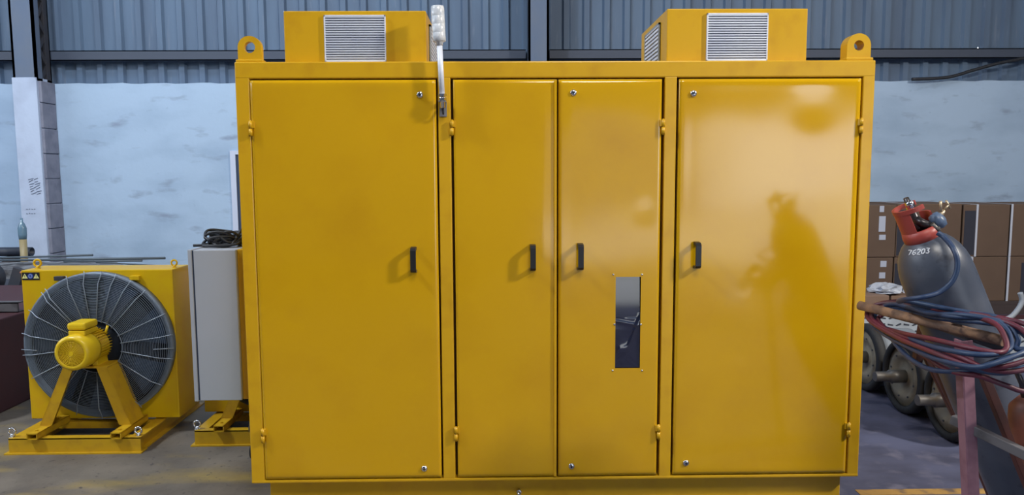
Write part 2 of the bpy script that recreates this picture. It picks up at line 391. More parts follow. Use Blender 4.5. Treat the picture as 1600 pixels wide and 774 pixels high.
def sheet_door(x0, x1, z0, z1, hole=None, dents=()):
    """pressed-sheet door skin with slight real dents"""
    m = MB(); bm = m.bm; nx, nz_ = 60, 120
    y = -.004
    def dy(x, z):
        s = .0016 * math.sin(x * 4.1 + 1.2) * math.sin(z * 2.3 + x)
        for (dx, dz, r, a) in dents:
            q = ((x - dx) ** 2 + (z - dz) ** 2) / r ** 2
            if q < 6: s += a * math.exp(-q)
        return s
    xs = [x0 + (x1 - x0) * i / nx for i in range(nx + 1)]; zs = [z0 + (z1 - z0) * j / nz_ for j in range(nz_ + 1)]
    if hole:
        for h_ in hole[:2]: k = min(range(len(xs)), key=lambda i: abs(xs[i] - h_)); xs[k] = h_
        for h_ in hole[2:]: k = min(range(len(zs)), key=lambda i: abs(zs[i] - h_)); zs[k] = h_
    vs = {}
    for i, x in enumerate(xs):
        for j, z in enumerate(zs):
            e = min(x - x0, x1 - x, z - z0, z1 - z); edge = e < 1e-6
            vs[i, j] = bm.verts.new((x, y + dy(x, z) * min(1, e / .06) + (.003 if edge else 0), z))
    I, J = len(xs) - 1, len(zs) - 1
    for i in range(I):
        for j in range(J):
            if hole and xs[i] >= hole[0] - 1e-6 and xs[i + 1] <= hole[1] + 1e-6 and zs[j] >= hole[2] - 1e-6 and zs[j + 1] <= hole[3] + 1e-6: continue
            f = bm.faces.new((vs[i, j], vs[i + 1, j], vs[i + 1, j + 1], vs[i, j + 1])); f.smooth = True
    # folded edge
    loop = [(i, 0) for i in range(I + 1)] + [(I, j) for j in range(1, J + 1)] + [(i, J) for i in range(I - 1, -1, -1)] + [(0, j) for j in range(J - 1, 0, -1)]
    back = {k: bm.verts.new((vs[k].co.x, .03, vs[k].co.z)) for k in loop}
    for a, b_ in zip(loop, loop[1:] + loop[:1]): bm.faces.new((vs[a], back[a], back[b_], vs[b_]))
    return m

def handle(x, zt_, zb_, parent):
    m = MB(); w = .013; out = .052
    sec = lambda z, y: None
    pts = [(-.004, zt_ - .000), (-.040, zt_ - .004), (-out, zt_ - .016), (-out, zb_ + .016), (-.040, zb_ + .004), (-.004, zb_)]
    th = .014
    inn = [(-.004, zt_ - th), (-.036, zt_ - th - .002), (-out + .010, zt_ - .024), (-out + .010, zb_ + .024), (-.036, zb_ + th + .002), (-.004, zb_ + th)]
    for k in range(5):
        a, c, e, g = pts[k], pts[k + 1], inn[k + 1], inn[k]
        P8 = [(x - w, a[0], a[1]), (x + w, a[0], a[1]), (x + w, c[0], c[1]), (x - w, c[0], c[1]), (x - w, g[0], g[1]), (x + w, g[0], g[1]), (x + w, e[0], e[1]), (x - w, e[0], e[1])]
        m.hexa(P8)
    o = m.build('handle', m_blk, parent); bv = o.modifiers.new('b', 'WELD'); bv.merge_threshold = .0004
def lock(px, py, parent):
    p = U(px, py, -.008); m = MB()
    m.lathe([(.0155, 0), (.0155, .004), (.012, .008), (.005, .009), (.0, .009)], (p.x, -.004, p.z), (0, -1, 0), 24)
    o = m.build('lock', m_chr, parent)
    MB().box(p.x - .002, p.x + .002, -.0142, -.0128, p.z - .008, p.z + .008).box(p.x - .006, p.x + .006, -.014, -.0128, p.z - .003, p.z + .001).build('key_slot', m_blk, o)
def hinge(x, z, parent, s):
    m = MB()
    m.cyl((x, -.012, z + .002), (x, -.012, z + .034), .0085, seg=12)
    m.cyl((x, -.012, z - .034), (x, -.012, z - .002), .0085, seg=12)
    m.cyl((x, -.012, z - .038), (x, -.012, z + .038), .004, seg=10)
    m.box(x - .001, x + s * .016 if s > 0 else x + .001, -.012, -.002, z + .003, z + .033) if s > 0 else m.box(x - .016, x + .001, -.012, -.002, z + .003, z + .033)
    (m.box(x - .013, x, -.010, .004, z - .033, z - .003) if s > 0 else m.box(x, x + .013, -.010, .004, z - .033, z - .003))
    m.build('hinge', m_yfr, parent)
def add_door(rect, lab, dents, hole=None):
    o = sheet_door(rect[0], rect[1], zb_d, zt_d, hole, dents).build('door', m_yel, cab)
    if lab: o['label'] = lab
    return o
def spot(px, py, r, a): p = U(px, py, 0); return (p.x, p.z, r, a)
D1 = add_door(d1, None, [spot(600, 180, .12, .004), spot(420, 137, .02, .002), spot(460, 500, .04, .0015), spot(560, 600, .3, .003)])
D2 = add_door(d2, None, [spot(790, 350, .25, -.003), spot(760, 600, .2, .002)])
hl = U(962, 433, 0); hr = U(999.5, 575, 0)
D3 = add_door(d3, 'door with a narrow viewing window', [spot(920, 300, .3, .003), spot(1010, 330, .05, .002), spot(1000, 690, .12, .003)], (hl.x, hr.x, hr.z, hl.z))
D4 = add_door(d4, None, [spot(1270, 165, .10, .004), spot(1180, 425, .02, .001), spot(1150, 490, .1, -.003), spot(1165, 450, .03, .001), spot(1155, 555, .03, .002), spot(1175, 700, .25, .003)])
for D, hx, a, b_ in ((D1, 645, 387, 428), (D2, 833, 383, 425), (D3, 908, 381.5, 424), (D4, 1092, 379, 421.5)):
    p, q = U(hx, a, -.05), U(hx, b_, -.05); handle(p.x, p.z, q.z, D)
for D, ls in ((D1, ((656, 148), (663, 733))), (D3, ((896, 145), (893, 729))), (D4, ((1084, 146), (1072, 724)))):
    for l in ls: lock(*l, D)
for D, x, s in ((D1, d1[0] - .002, 1), (D2, d2[0] - .007, 1), (D3, d3[1] + .007, -1), (D4, d4[1] + .004, -1)):
    for z in (1.875, .395): hinge(x, z, D, s)
# viewing window in the third door
m = MB(); bm = m.bm; nu, nv = 40, 140; V = []
for jv in range(nv + 1):
    row = []
    for iu in range(nu + 1):
        u, v = iu / nu, jv / nv; x = hl.x - .008 + (hr.x - hl.x + .016) * u; z = hr.z - .008 + (hl.z - hr.z + .016) * v; H_ = hl.z - hr.z
        y = .004 + (.040 * H_ * max(v - .42, 0))                       # flat, leaning upper half
        c_ = v - (.1 + .42 * u ** 1.3 + .04 * math.sin(u * 9)); y += -.0028 * math.exp(-(c_ / .055) ** 2) * (v < .6)
        c2 = v - (.52 - .06 * u); y += -.0012 * math.exp(-(c2 / .018) ** 2) + .0006 * math.sin(u * 5 + v * 14) * (v < .55)
        row.append(bm.verts.new((x, y, z)))
    V.append(row)
for jv in range(nv):
    for iu in range(nu): f = bm.faces.new((V[jv][iu], V[jv][iu + 1], V[jv + 1][iu + 1], V[jv + 1][iu])); f.smooth = True
o_ = m.build('window_pane', m_win, D3); sd_ = o_.modifiers.new('s', 'SOLIDIFY'); sd_.thickness = .002; sd_.offset = -1
for k, (px, py) in enumerate(((958, 429), (1003, 429), (960, 507), (1001, 507), (957, 579), (1003, 579))):
    p = U(px, py, 0); MB().lathe([(.0055, 0), (.0045, .003), (0, .004)], (p.x, -.003, p.z), (0, -1, 0), 12).build('screw', m_chr, D3)
# weld bead on right edge of second door + overlap lip
MB().box(d2[1] - .012, d2[1] + .001, -.012, .0, zb_d + .002, zt_d - .002, .002).build('door_lip', m_yel, D2)
# plinth stud
p = U(811, 767, .05); MB().cyl((p.x, .06, p.z), (p.x, -.0, p.z), .007, seg=12).lathe([(.013, 0), (.013, .01)], (p.x, .04, p.z), (0, -1, 0), 6, smooth=False).build('earth_stud', m_chr, cab)

# lifting lugs
def lug(px0, px1, pytop, hx, hy, y0, y1, hr_=.026):
    a, bb = U(px0, 95, y0), U(px1, 95, y0); r = (bb.x - a.x) / 2 - .006; cx = (a.x + bb.x) / 2; zc = U(hx, hy, y0).z; n = 28
    tw = (U(hx, pytop, y0).z - zc)
    def outer():
        P = []
        for k in range(n):
            ang = -PI / 2 + 2 * PI * (k + .5) / n; c_, s_ = math.cos(ang), math.sin(ang)
            if s_ < 0:   # project to the rectangle below the eye
                dz = zc - ZT; sc = min(r / max(abs(c_), 1e-6), dz / max(-s_, 1e-6)); P.append((cx + c_ * sc, y0, zc + s_ * sc))
            else: P.append((cx + c_ * r, y0, zc + s_ * tw))
        return P
    inner = [(cx + hr_ * math.cos(-PI / 2 + 2 * PI * (k + .5) / n), y0, zc + hr_ * math.sin(-PI / 2 + 2 * PI * (k + .5) / n)) for k in range(n)]
    o = MB().plate(outer(), inner, (0, y1 - y0, 0)).build('lifting_lug', m_yfr, cab)
    MB().box(cx - r - .008, cx + r + .008, y0 - .012, y1 + .012, ZT, ZT + .014, .004).build('weld_pad', m_yfr, o)
lug(370, 411, 56, 391, 74, .03, .06); lug(1321, 1362, 52, 1341, 71, .02, .09, .024)

# rooftop vent boxes with fluted filters
def louvre(x0, x1, z0, z1, y, parent):
    fr_ = MB(); b_ = .006
    fr_.box(x0, x1, y - .012, y, z1 - b_ * 1.4, z1, .001).box(x0, x1, y - .012, y, z0, z0 + b_, .001).box(x0, x0 + b_, y - .012, y, z0, z1, .001).box(x1 - b_, x1, y - .012, y, z0, z1, .001)
    f = fr_.build('filter_grille', m_alu, parent)
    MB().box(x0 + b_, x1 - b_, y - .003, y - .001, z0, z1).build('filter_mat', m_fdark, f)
    m = MB(); n = 19
    for k in range(n):
        z = z0 + (k + .75) * (z1 - z0) / (n + .5); m.prism([(x0 + b_, y - .003, z + .0035), (x0 + b_, y - .011, z + .001), (x0 + b_, y - .011, z - .0035), (x0 + b_, y - .003, z - .0045)], (x1 - x0 - 2 * b_, 0, 0))
    m.build('fins', m_alu, f)
def side_louvre(x, y0, y1, z0, z1, s, parent):
    m = MB(); m.box(min(x, x + s * .01), max(x, x + s * .01), y0, y0 + .012, z0, z1).box(min(x, x + s * .01), max(x, x + s * .01), y1 - .012, y1, z0, z1).box(min(x, x + s * .01), max(x, x + s * .01), y0, y1, z1 - .01, z1)
    f = m.build('side_filter_grille', m_galv, parent)
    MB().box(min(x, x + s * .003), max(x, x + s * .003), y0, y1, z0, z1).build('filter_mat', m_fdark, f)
    m = MB(); n = 11
    for k in range(n):
        z = z0 + (k + .5) * (z1 - z0) / n; m.box(min(x, x + s * .009), max(x, x + s * .009), y0 + .01, y1 - .01, z - .005, z + .005)
    m.build('fins', m_alu, f)
def vent_box(px0, px1, pyt, lx0, lx1, lyt, side):
    Y = .05; a, bb = U(px0, 60, Y), U(px1, 60, Y); zt_ = U((px0 + px1) / 2, pyt, Y).z; dep = .64
    o = MB().box(a.x, bb.x, Y, Y + dep, ZT - .002, zt_, .004).build('vent_box', m_yfr, cab)
    p, q = U(lx0, lyt, Y - .01), U(lx1, lyt, Y - .01)
    louvre(p.x, q.x, ZT + .004, p.z, Y, o)
    sx_ = a.x if side < 0 else bb.x
    side_louvre(sx_, Y + .14, Y + .5, ZT, zt_ - .035, side, o)
    return o
vent_box(444, 666, 17, 505.5, 602, 23.5, 1); vent_box(1042, 1261, 13.5, 1105, 1201, 20.5, -1)
p = U(1052, 97, .03)
MB().prism([(p.x - .01, .03, ZT), (p.x + .022, .03, ZT), (p.x + .022, .03, ZT + .012)], (0, .02, 0)).build('corner_gusset', m_yfr, cab)

# signal lamp on its pole: separate thing bolted to the mullion
yb = -.045
pt, pb = U(686.5, 67, yb), U(691, 152, yb)
lamp = empty('signal_lamp', (pb.x, yb, pb.z), 'clear stacked signal tower lamp on a thin steel pole between the doors', 'lamp')
ax = (pt - pb).normalized()
MB().cyl(pb, pt, .0125, .0135, seg=20).build('pole', m_alu, lamp)
m = MB(); L = (U(684.5, 10, yb) - pt).length; prof = [(.016, -.012), (.017, 0), (.028, .006)]
for k in range(4):
    z0 = .006 + k * (L - .012) / 4; z1 = .006 + (k + 1) * (L - .012) / 4; prof += [(.0305, z0 + .001), (.0305, z1 - .002), (.0298, z1 - .001)]
prof += [(.029, L), (.012, L + .003), (0, L + .003)]
m.lathe(prof, pt, ax, 28).build('lens_stack', m_trans, lamp)
m = MB(); m.lathe([(.02, 0), (.02, .012), (.0145, .014), (.0145, .02), (.021, .021), (.021, .03), (.014, .032)], pb - ax * .016, ax, 6, smooth=False)
m.lathe([(.013, -.05), (.013, -.016), (.017, -.014), (.017, 0)], pb, ax, 16).build('gland_nut', m_chr, lamp)
MB().box(pb.x - .017, pb.x + .017, yb - .012, .0, pb.z - .022, pb.z - .016).box(pb.x - .017, pb.x + .017, -.004, .0, pb.z - .085, pb.z - .016, .0).build('bracket', m_bracket, lamp)
e = U(693, 178, 0)
MB().tube(spline([pb - ax * .045, pb - ax * .075 + Vector((0, .012, 0)), Vector((e.x - .002, -.012, e.z + .03)), Vector((e.x, .004, e.z))], 8), .0045, 8).build('cable', m_cable, lamp)

# ---------------------------------------------------------------- grey enclosure on the cabinet side
xe0, xe1, ye0, ye1, ze0, ze1 = -1.905, -1.655, .35, .80, .462, 1.27
enc = empty('junction_enclosure', (-1.75, .7, ze0), 'light grey wall enclosure mounted on the left side of the yellow cabinet', 'electrical box')
MB().box(xe0 + .028, xe1, ye0, ye1, ze0, ze1, .004).build('body', m_enc, enc)
MB().box(xe0, xe0 + .021, ye0 - .004, ye1 + .004, ze0 - .003, ze1 + .002, .003).build('door', m_enc, enc)
MB().box(xe0 + .021, xe0 + .029, ye0 + .002, ye1 - .01, ze0 + .004, ze1 - .004).build('gasket', m_dkblue, enc)
MB().box(xe1, -HW, ye0 + .02, ye1, ze0, ze1 - .0, .003).build('mounting_box', m_yfr, enc)
# cable heap on it
random.seed(3); pts = []; c0 = U(348, 384, .55)
for k in range(9):
    a = k * 2.6; rx = .085 + random.uniform(-.02, .03); ry = .08
    for j in range(7):
        t = 2 * PI * j / 7; pts.append(Vector((c0.x + .01 + rx * math.cos(t) + random.uniform(-.02, .02), .55 + ry * math.sin(t) + random.uniform(-.02, .02), ze1 + .012 + max(0, .042 * math.sin(t * 1 + a) + .008 * k * .6 + random.uniform(-.004, .006)))))
pts += [Vector((c0.x + .14, .55, ze1 + .02)), Vector((-1.52, .5, ze1 + .012)), Vector((-1.50, .5, ze1 - .03))]
pts = [Vector((c0.x - .14, .5, ze1 + .01))] + pts
tag(MB().tube(spline(pts, 5), .0075, 8).build('cable_coil', m_cable), 'tangled black cable lying on top of the light grey enclosure', 'cable')
pts = [(-1.49, .15, .50), (-1.522, .12, .44), (-1.53, .1, .39), (-1.505, .1, .345), (-1.5, .1, .33), (-1.527, .1, .30), (-1.53, .1, .25), (-1.5, .12, .21), (-1.48, .15, .2)]
tag(MB().tube(spline(pts, 8), .009, 8).build('side_cable', m_cable), 'black cable looping out of the lower left side of the cabinet', 'cable')

# ================================================================ FAN COOLER UNITS
FX, FY = -3.245, .82
fan = empty('fan_cooler', (FX + .4, FY + .4, 0), 'yellow square fan cooler with round wire guard and front motor, fully visible at left', 'industrial fan', 'fan coolers beside the cabinet')
sk = MB(); w = .815; L_ = .95
def ibeam_x(m, x0, x1, y, h=.095):      # I-section along x, centred y
    m.box(x0, x1, y, y + .07, 0, .008); m.box(x0, x1, y, y + .07, h - .008, h); m.box(x0 + .01, x1 - .01, y + .028, y + .036, .004, h - .004)
def ibeam_y(m, x, y0, y1, h=.095):
    m.box(x, x + .07, y0, y1, 0, .008); m.box(x, x + .07, y0, y1, h - .008, h); m.box(x + .028, x + .036, y0, y1, .004, h - .004)
fm = MB(); fm.box(FX, FX + w, FY - .02, FY + .06, 0, .008); fm.box(FX + .02, FX + w - .01, FY, FY + .05, h_ := .087, .095); fm.box(FX + .02, FX + w - .01, FY + .0, FY + .012, .004, .094)
fm.build('front_beam', m_ystand, fan)
for xx in (FX + .02, FX + w - .08):
    m = MB(); ibeam_y(m, xx, FY + .05, FY + L_); m.build('side_beam', m_ystand, fan)
m = MB(); ibeam_x(m, FX + .09, FX + w - .08, FY + L_ - .07); m.build('rear_beam', m_ystand, fan)
m = MB(); m.box(FX + .09, FX + w - .08, FY + .30, FY + .36, .05, .09); m.build('cross_beam', m_ystand, fan)
def eyebolt(c, parent, mt, r=.018):
    m = MB(); m.torus((c[0], c[1], c[2] + r + .012), r, r * .33, (0, 1, 0), 20, 8); m.cyl(c, (c[0], c[1], c[2] + .014), r * .45, seg=12); m.lathe([(r * .8, 0), (r * .8, .004)], c, (0, 0, 1), 12); m.build('eyebolt', mt, parent)
eyebolt((FX + .025, FY + .03, .095), fan, m_chr, .02); eyebolt((FX + w - .035, FY + .03, .095), fan, m_chr, .02)
# radiator box
bx0, bx1, by0, by1, bz0, bz1 = -3.292, -2.345, 1.15, 1.40, .105, 1.068
MB().box(bx0, bx1, by0, by1, bz0, bz1, .005).build('housing', m_yfan, fan)
eyebolt((bx0 + .045, by0 + .1, bz1), fan, m_yfan, .022); eyebolt((bx1 - .03, by0 + .1, bz1), fan, m_yfan, .018)
MB().cyl((bx0 - .1, by0 + .15, 1.035), (bx0 + .01, by0 + .15, 1.035), .008, seg=10).build('pipe_stub', m_copper, fan)
MB().cyl((bx0 - .07, by0 + .15, .355), (bx0 + .01, by0 + .15, .355), .009, seg=10).build('pipe_stub', m_copper, fan)
# safety sticker
a, bb = U(33, 426, by0 - .002), U(61.5, 437.5, by0 - .002)
stk = MB().box(a.x + .004, bb.x + .002, by0 - .003, by0 + .001, bb.z, a.z - .001).build('warning_sticker', m_sblk, fan)
cz = (a.z + bb.z) / 2; wS = bb.x - a.x
for fx_ in (.2, .84):
    cx = a.x + wS * fx_; MB().prism([(cx - .018, by0 - .004, cz - .015), (cx + .018, by0 - .004, cz - .015), (cx, by0 - .004, cz + .016)], (0, .001, 0)).build('warning_triangle', m_syel, stk)
    MB().box(cx - .0015, cx + .0015, by0 - .0046, by0 - .004, cz - .004, cz + .007).box(cx - .0015, cx + .0015, by0 - .0046, by0 - .004, cz - .01, cz - .007).build('exclamation_mark', m_sblk, stk)
cx = a.x + wS * .52; MB().lathe([(.017, 0), (.017, .001)], (cx, by0 - .0035, cz), (0, -1, 0), 24).build('blue_disc', m_sblu, stk)
MB().torus((cx, by0 - .0048, cz), .010, .0015, (0, 1, 0), 20, 5).build('disc_symbol', m_label, stk)
# shroud, blades, guard
gc = U(154, 540, 1.10); R0 = .452; gx, gz = gc.x, gc.z
MB().lathe([(R0 - .02, 0), (R0 - .02, .05), (R0 + .012, .055), (R0 + .012, .0)], (gx, by0 + .001, gz), (0, -1, 0), 64, ring=True).build('shroud_ring', m_wire, fan)
MB().lathe([(0, 0), (R0 - .019, 0), (R0 - .019, .004), (0, .004)], (gx, by0 - .001, gz), (0, -1, 0), 64).build('fan_opening', m_shroud, fan)
for k in range(7):
    a0 = 2 * PI * k / 7 + .3; m = MB(); rows = []
    for i in range(7):
        r = .15 + .045 * i; spread = .17 + .02 * i
        row = []
        for j in range(5):
            t = (j / 4 - .5) * 2; an = a0 + t * spread; row.append((gx + r * math.cos(an), by0 - .028 + t * .014, gz + r * math.sin(an)))
        rows.append(row)
    bm = m.bm
    F_ = [[bm.verts.new(p) for p in row] for row in rows]; B_ = [[bm.verts.new((p[0], p[1] + .003, p[2])) for p in row] for row in rows]
    for i in range(6):
        for j in range(4):
            bm.faces.new((F_[i][j], F_[i + 1][j], F_[i + 1][j + 1], F_[i][j + 1])); bm.faces.new((B_[i][j], B_[i][j + 1], B_[i + 1][j + 1], B_[i + 1][j]))
    for i in range(6):
        bm.faces.new((F_[i][0], B_[i][0], B_[i + 1][0], F_[i + 1][0])); bm.faces.new((F_[i][4], F_[i + 1][4], B_[i + 1][4], B_[i][4]))
    m.build('fan_blade', m_blade, fan)
g = MB(); nr = 30
for k in range(nr):
    r = .168 + (R0 - .168) * k / (nr - 1); q = k / (nr - 1); y = by0 - .085 + (.03 * max(0, q - .8) / .2)
    g.torus((gx, y, gz), r, .0019, (0, 1, 0), 72, 4)
g.torus((gx, by0 - .085, gz), .165, .003, (0, 1, 0), 48, 6); g.torus((gx, by0 - .05, gz), R0 + .006, .0035, (0, 1, 0), 72, 6)
g.build('wire_guard', m_wire, fan)
sp = MB()
for deg in (8, -11, 25, 48, -34, 73, 84, 97, 111, 130, 134, 61, 151, 170, 187, 206, 228, 232, -58, -62, 250, 270, 290):
    a0 = math.radians(deg); cs, sn = math.cos(a0), math.sin(a0)
    sp.tube([(gx + cs * .16, by0 - .091, gz + sn * .16), (gx + cs * .40, by0 - .091, gz + sn * .40), (gx + cs * .452, by0 - .062, gz + sn * .452), (gx + cs * .475, by0 - .058, gz + sn * .475)], .0028, 6)
for s in (-1, 1): sp.tube([(gx + s * .475, by0 - .06, gz - .02), (gx + s * .36, by0 - .092, gz - .02)], .0028, 6)
sp.build('guard_spokes', m_galv, fan)
for s, r_ in ((-1, .48), (1, .48)):
    cx_, cz_ = gx + s * .235, gz + .425; MB().box(cx_ - .03, cx_ + .03, by0 - .03, by0, cz_ - .015, cz_ + .012, .003).build('guard_clip', m_yfan if s > 0 else m_dsteel, fan)
MB().lathe([(0, 0), (.155, 0), (.155, .02), (.1, .04), (.0, .04)], (gx, by0 - .045, gz), (0, -1, 0), 40).build('hub', m_shroud, fan)
# motor
mx_, mz = gx + .005, U(109, 554, .83).z + .01; mr = .105; yf = .80
mx_ = U(111, 554, .80).x + .0
mot = MB(); mot.lathe([(.078, .0), (.092, .002), (mr, .014), (mr + .003, .12), (mr, .14), (.078, .14)], (mx_, yf, mz), (0, 1, 0), 40, ring=True).build('fan_cowl', m_motor, fan)
gr = MB(); gr.lathe([(.0, 0), (.08, 0), (.08, .004), (0, .004)], (mx_, yf + .006, mz), (0, 1, 0), 32); gm = gr.build('cowl_recess', m_ystand, fan)
cg = MB()
for k in range(9): cg.torus((mx_, yf + .001, mz), .012 + k * .0082, .0017, (0, 1, 0), 36, 4)
for k in range(12):
    a0 = PI * k / 12; cg.bar((mx_ - .08 * math.cos(a0), yf + .002, mz - .08 * math.sin(a0)), (mx_ + .08 * math.cos(a0), yf + .002, mz + .08 * math.sin(a0)), .002, .002, Vector((0, 1, 0)))
cg.lathe([(.014, 0), (.014, .006)], (mx_, yf + .004, mz), (0, -1, 0), 8); cg.build('cowl_grille', m_motor, fan)
MB().lathe([(.088, 0), (.088, .14), (.098, .142), (.098, .175), (.05, .19), (.03, .22)], (mx_, yf + .14, mz), (0, 1, 0), 32).build('stator_body', m_motor, fan)
fn = MB()
for k in range(36):
    a0 = 2 * PI * k / 36; c_, s_ = math.cos(a0), math.sin(a0); fn.bar((mx_ + c_ * .094, yf + .145, mz + s_ * .094), (mx_ + c_ * .094, yf + .275, mz + s_ * .094), .02, .003, Vector((c_, 0, s_)))
fn.build('cooling_fins', m_motor, fan)
tb = MB(); tb.box(mx_ - .045, mx_ + .055, yf + .06, yf + .20, mz + .095, mz + .125, .005); tb.box(mx_ - .05, mx_ + .06, yf + .055, yf + .205, mz + .127, mz + .172, .014); tb.build('terminal_box', m_motor, fan)
MB().tube([(mx_ + .075, yf + .25, mz + .07), (mx_ + .085, yf + .26, mz + .115)], .008, 8).build('lifting_eye', m_motor, fan)
MB().cyl((mx_, yf + .3, mz), (mx_, by0 - .04, mz), .03, seg=16).build('shaft', m_dsteel, fan)
# stand
ztop = mz - mr - .005
MB().box(mx_ - .135, mx_ + .135, yf + .13, yf + .29, ztop - .014, ztop, .003).build('motor_plate', m_ystand, fan)
MB().box(mx_ - .07, mx_ - .04, yf + .15, yf + .28, ztop, ztop + .04).build('motor_foot', m_motor, fan)
MB().box(mx_ + .04, mx_ + .07, yf + .15, yf + .28, ztop, ztop + .04).build('motor_foot', m_motor, fan)
def legp(xt, xb, s):
    o = MB()
    zb_ = .135
    for (ya, yb_) in ((yf + .13, yf + .14),):
        o.prism([(xt - .003, ya, ztop - .01), (xt + .003, ya, ztop - .01), (xb + .003, ya, zb_), (xb - .003, ya, zb_)], (0, .16, 0))
    o.prism([(xt - .0, yf + .13, ztop - .01), (xt + s * .06, yf + .13, ztop - .01), (xb + s * .07, yf + .13, zb_), (xb, yf + .13, zb_)], (0, .008, 0))
    o.build('stand_leg', m_ystand, fan)
legp(mx_ - .13, -3.10, 1) ; legp(mx_ + .13, -2.55, -1)
for xr in (-3.065, -2.57):
    m = MB(); m.box(xr - .032, xr + .032, FY - .03, FY + .31, .095, .101); m.box(xr - .032, xr - .026, FY - .03, FY + .31, .095, .135); m.box(xr + .026, xr + .032, FY - .03, FY + .31, .095, .135); m.box(xr - .032, xr + .032, FY - .03, FY + .31, .129, .135, .0)
    rl = m.build('stand_rail', m_ystand, fan)
    for yy in (FY + .02, FY + .25): MB().lathe([(.01, 0), (.01, .008)], (xr, yy, .135), (0, 0, 1), 6, smooth=False).build('bolt', m_ystand, rl)
fan2 = copy_tree(fan); fan2.location.x += 1.065; fan2.location.y += .105
fan2['label'] = 'yellow fan cooler half hidden behind the grey enclosure and cabinet'

# ================================================================ LEFT BACKGROUND
o = MB().box(-5.2, -3.79, 1.25, 3.3, 0, .66, .01).build('steel_block', m_maroon); tag(o, 'dark maroon steel block on the floor at the left edge', 'metal block')
m = MB(); m.box(-5.2, -3.82, 1.9, 1.915, .66, .735).box(-5.2, -3.82, 1.9, 1.98, .66, .668).box(-5.2, -3.82, 1.9, 1.98, .727, .735)
tag(m.build('steel_channel', m_chan), 'dusty grey steel channel lying on the maroon block', 'steel channel')
# dark machine parts behind
m = MB(); m.box(-5.9, -4.75, 3.6, 4.3, 0, .58, .02); m.bar((-5.1, 3.55, .1), (-4.85, 3.55, .78), .1, .06); m.bar((-4.75, 3.5, .1), (-4.55, 3.5, .62), .07, .06)
m.lathe([(.16, 0), (.16, .3), (.1, .32), (0, .32)], (-5.35, 3.55, .66), (0, 1, 0), 24)
tag(m.build('machine_frame', m_dsteel), 'black steel machine frame behind the maroon block at left', 'machine frame')
# bench of dusty slabs with pipes
bn = empty('work_bench', (-6, 4.9, 0), 'low grimy bench along the wall behind the left fan cooler', 'bench')
MB().box(-9, -3.9, 4.6, 5.7, .44, .50).build('bench_top', m_dsteel, bn)
for xx in (-8.5, -6.2, -4.05):
    for yy in (4.7, 5.55): MB().box(xx, xx + .08, yy, yy + .08, 0, .44).build('bench_leg', m_dsteel, bn)
def slab(x0, x1, y0, y1, z0, z1, seed):
    random.seed(seed); m = MB(); bm = m.bm; n = 24; rr = []
    for i in range(n + 1):
        x = x0 + (x1 - x0) * i / n; j = lambda s: random.uniform(-s, s); e = .6 if i in (0, n) else 1
        rr.append([(x, y0 + j(.02), z0), (x, y1, z0), (x, y1, z0 + (z1 - z0) * e + j(.01)), (x, (y0 + y1) / 2, z0 + (z1 - z0) * e + j(.015)), (x, y0 + j(.02), z0 + (z1 - z0) * .8 * e + j(.012))])
    m.rings(rr, smooth=False); return m
tag(slab(-8, -4.75, 4.75, 5.3, .5, .645, 1).build('concrete_slab', m_dust), 'rough dusty grey slab on the bench beneath the long rods', 'slab')
tag(slab(-4.95, -4.15, 4.62, 5.2, .5, .58, 2).build('concrete_slab', m_dust), 'shorter dusty slab at the right end of the bench', 'slab')
for xx in (-6.2, -7.9): tag(MB().box(xx - .08, xx + .08, 5.42, 5.62, .5, U(50, 393.5, 5.52).z - .056, .004).build('timber_block', m_pallet), 'timber block on the bench propping up the thick dark pipe', 'timber block', 'timber blocks under the pipe')
pa = U(50, 393.5, 5.52); pr = .055
m = MB(); m.lathe([(pr, 0), (pr, 3.2), (pr - .01, 3.2), (pr - .01, .0)], (pa.x, 5.52, pa.z), (-1, .02, 0), 24, ring=True); m.bm.faces.ensure_lookup_table()
tag(m.build('steel_pipe', m_pipe), 'thick dark blue pipe lying on the bench top left', 'pipe')
for i, (xa, ya, xb, yb_, Y, r, lab) in enumerate(((-60, 405, 145, 399, 5.0, .012, 'thin steel rod, topmost of the rods beside the thick dark pipe'), (-60, 408, 258, 403.5, 4.95, .014, 'longest steel rod reaching furthest right on the bench'),
                                             (100, 409, 222, 407.5, 4.85, .012, 'short steel rod under the longest rod, ends near the eyebolt'), (150, 410, 250, 415.5, 4.8, .008, 'thin rod slanting down to the right above the fan cooler top'))):
    tag(MB().cyl(U(xa, ya, Y), U(xb, yb_, Y), r, seg=12).build('steel_rod', m_rod), lab, 'rod', 'steel rods on the bench')
bc = U(38, 386, 5.32); bz = .5
bt = empty('glass_bottle', (bc.x, 5.32, bz), 'pale blue bottle with amber lower part standing beside the white column', 'bottle')
zt1 = U(33, 341, 5.32).z
H = zt1 - bz
MB().lathe([(.038, 0), (.04, .02), (.04, H * .62)], (bc.x - .01, 5.32, bz), seg=20).build('bottle_base', m_bglow, bt)
MB().lathe([(.040, H * .62), (.046, H * .7), (.046, H * .82), (.03, H * .9), (.016, H * .93), (.014, H), (0, H)], (bc.x - .01, 5.32, bz), seg=20).build('bottle_top', m_glass, bt)

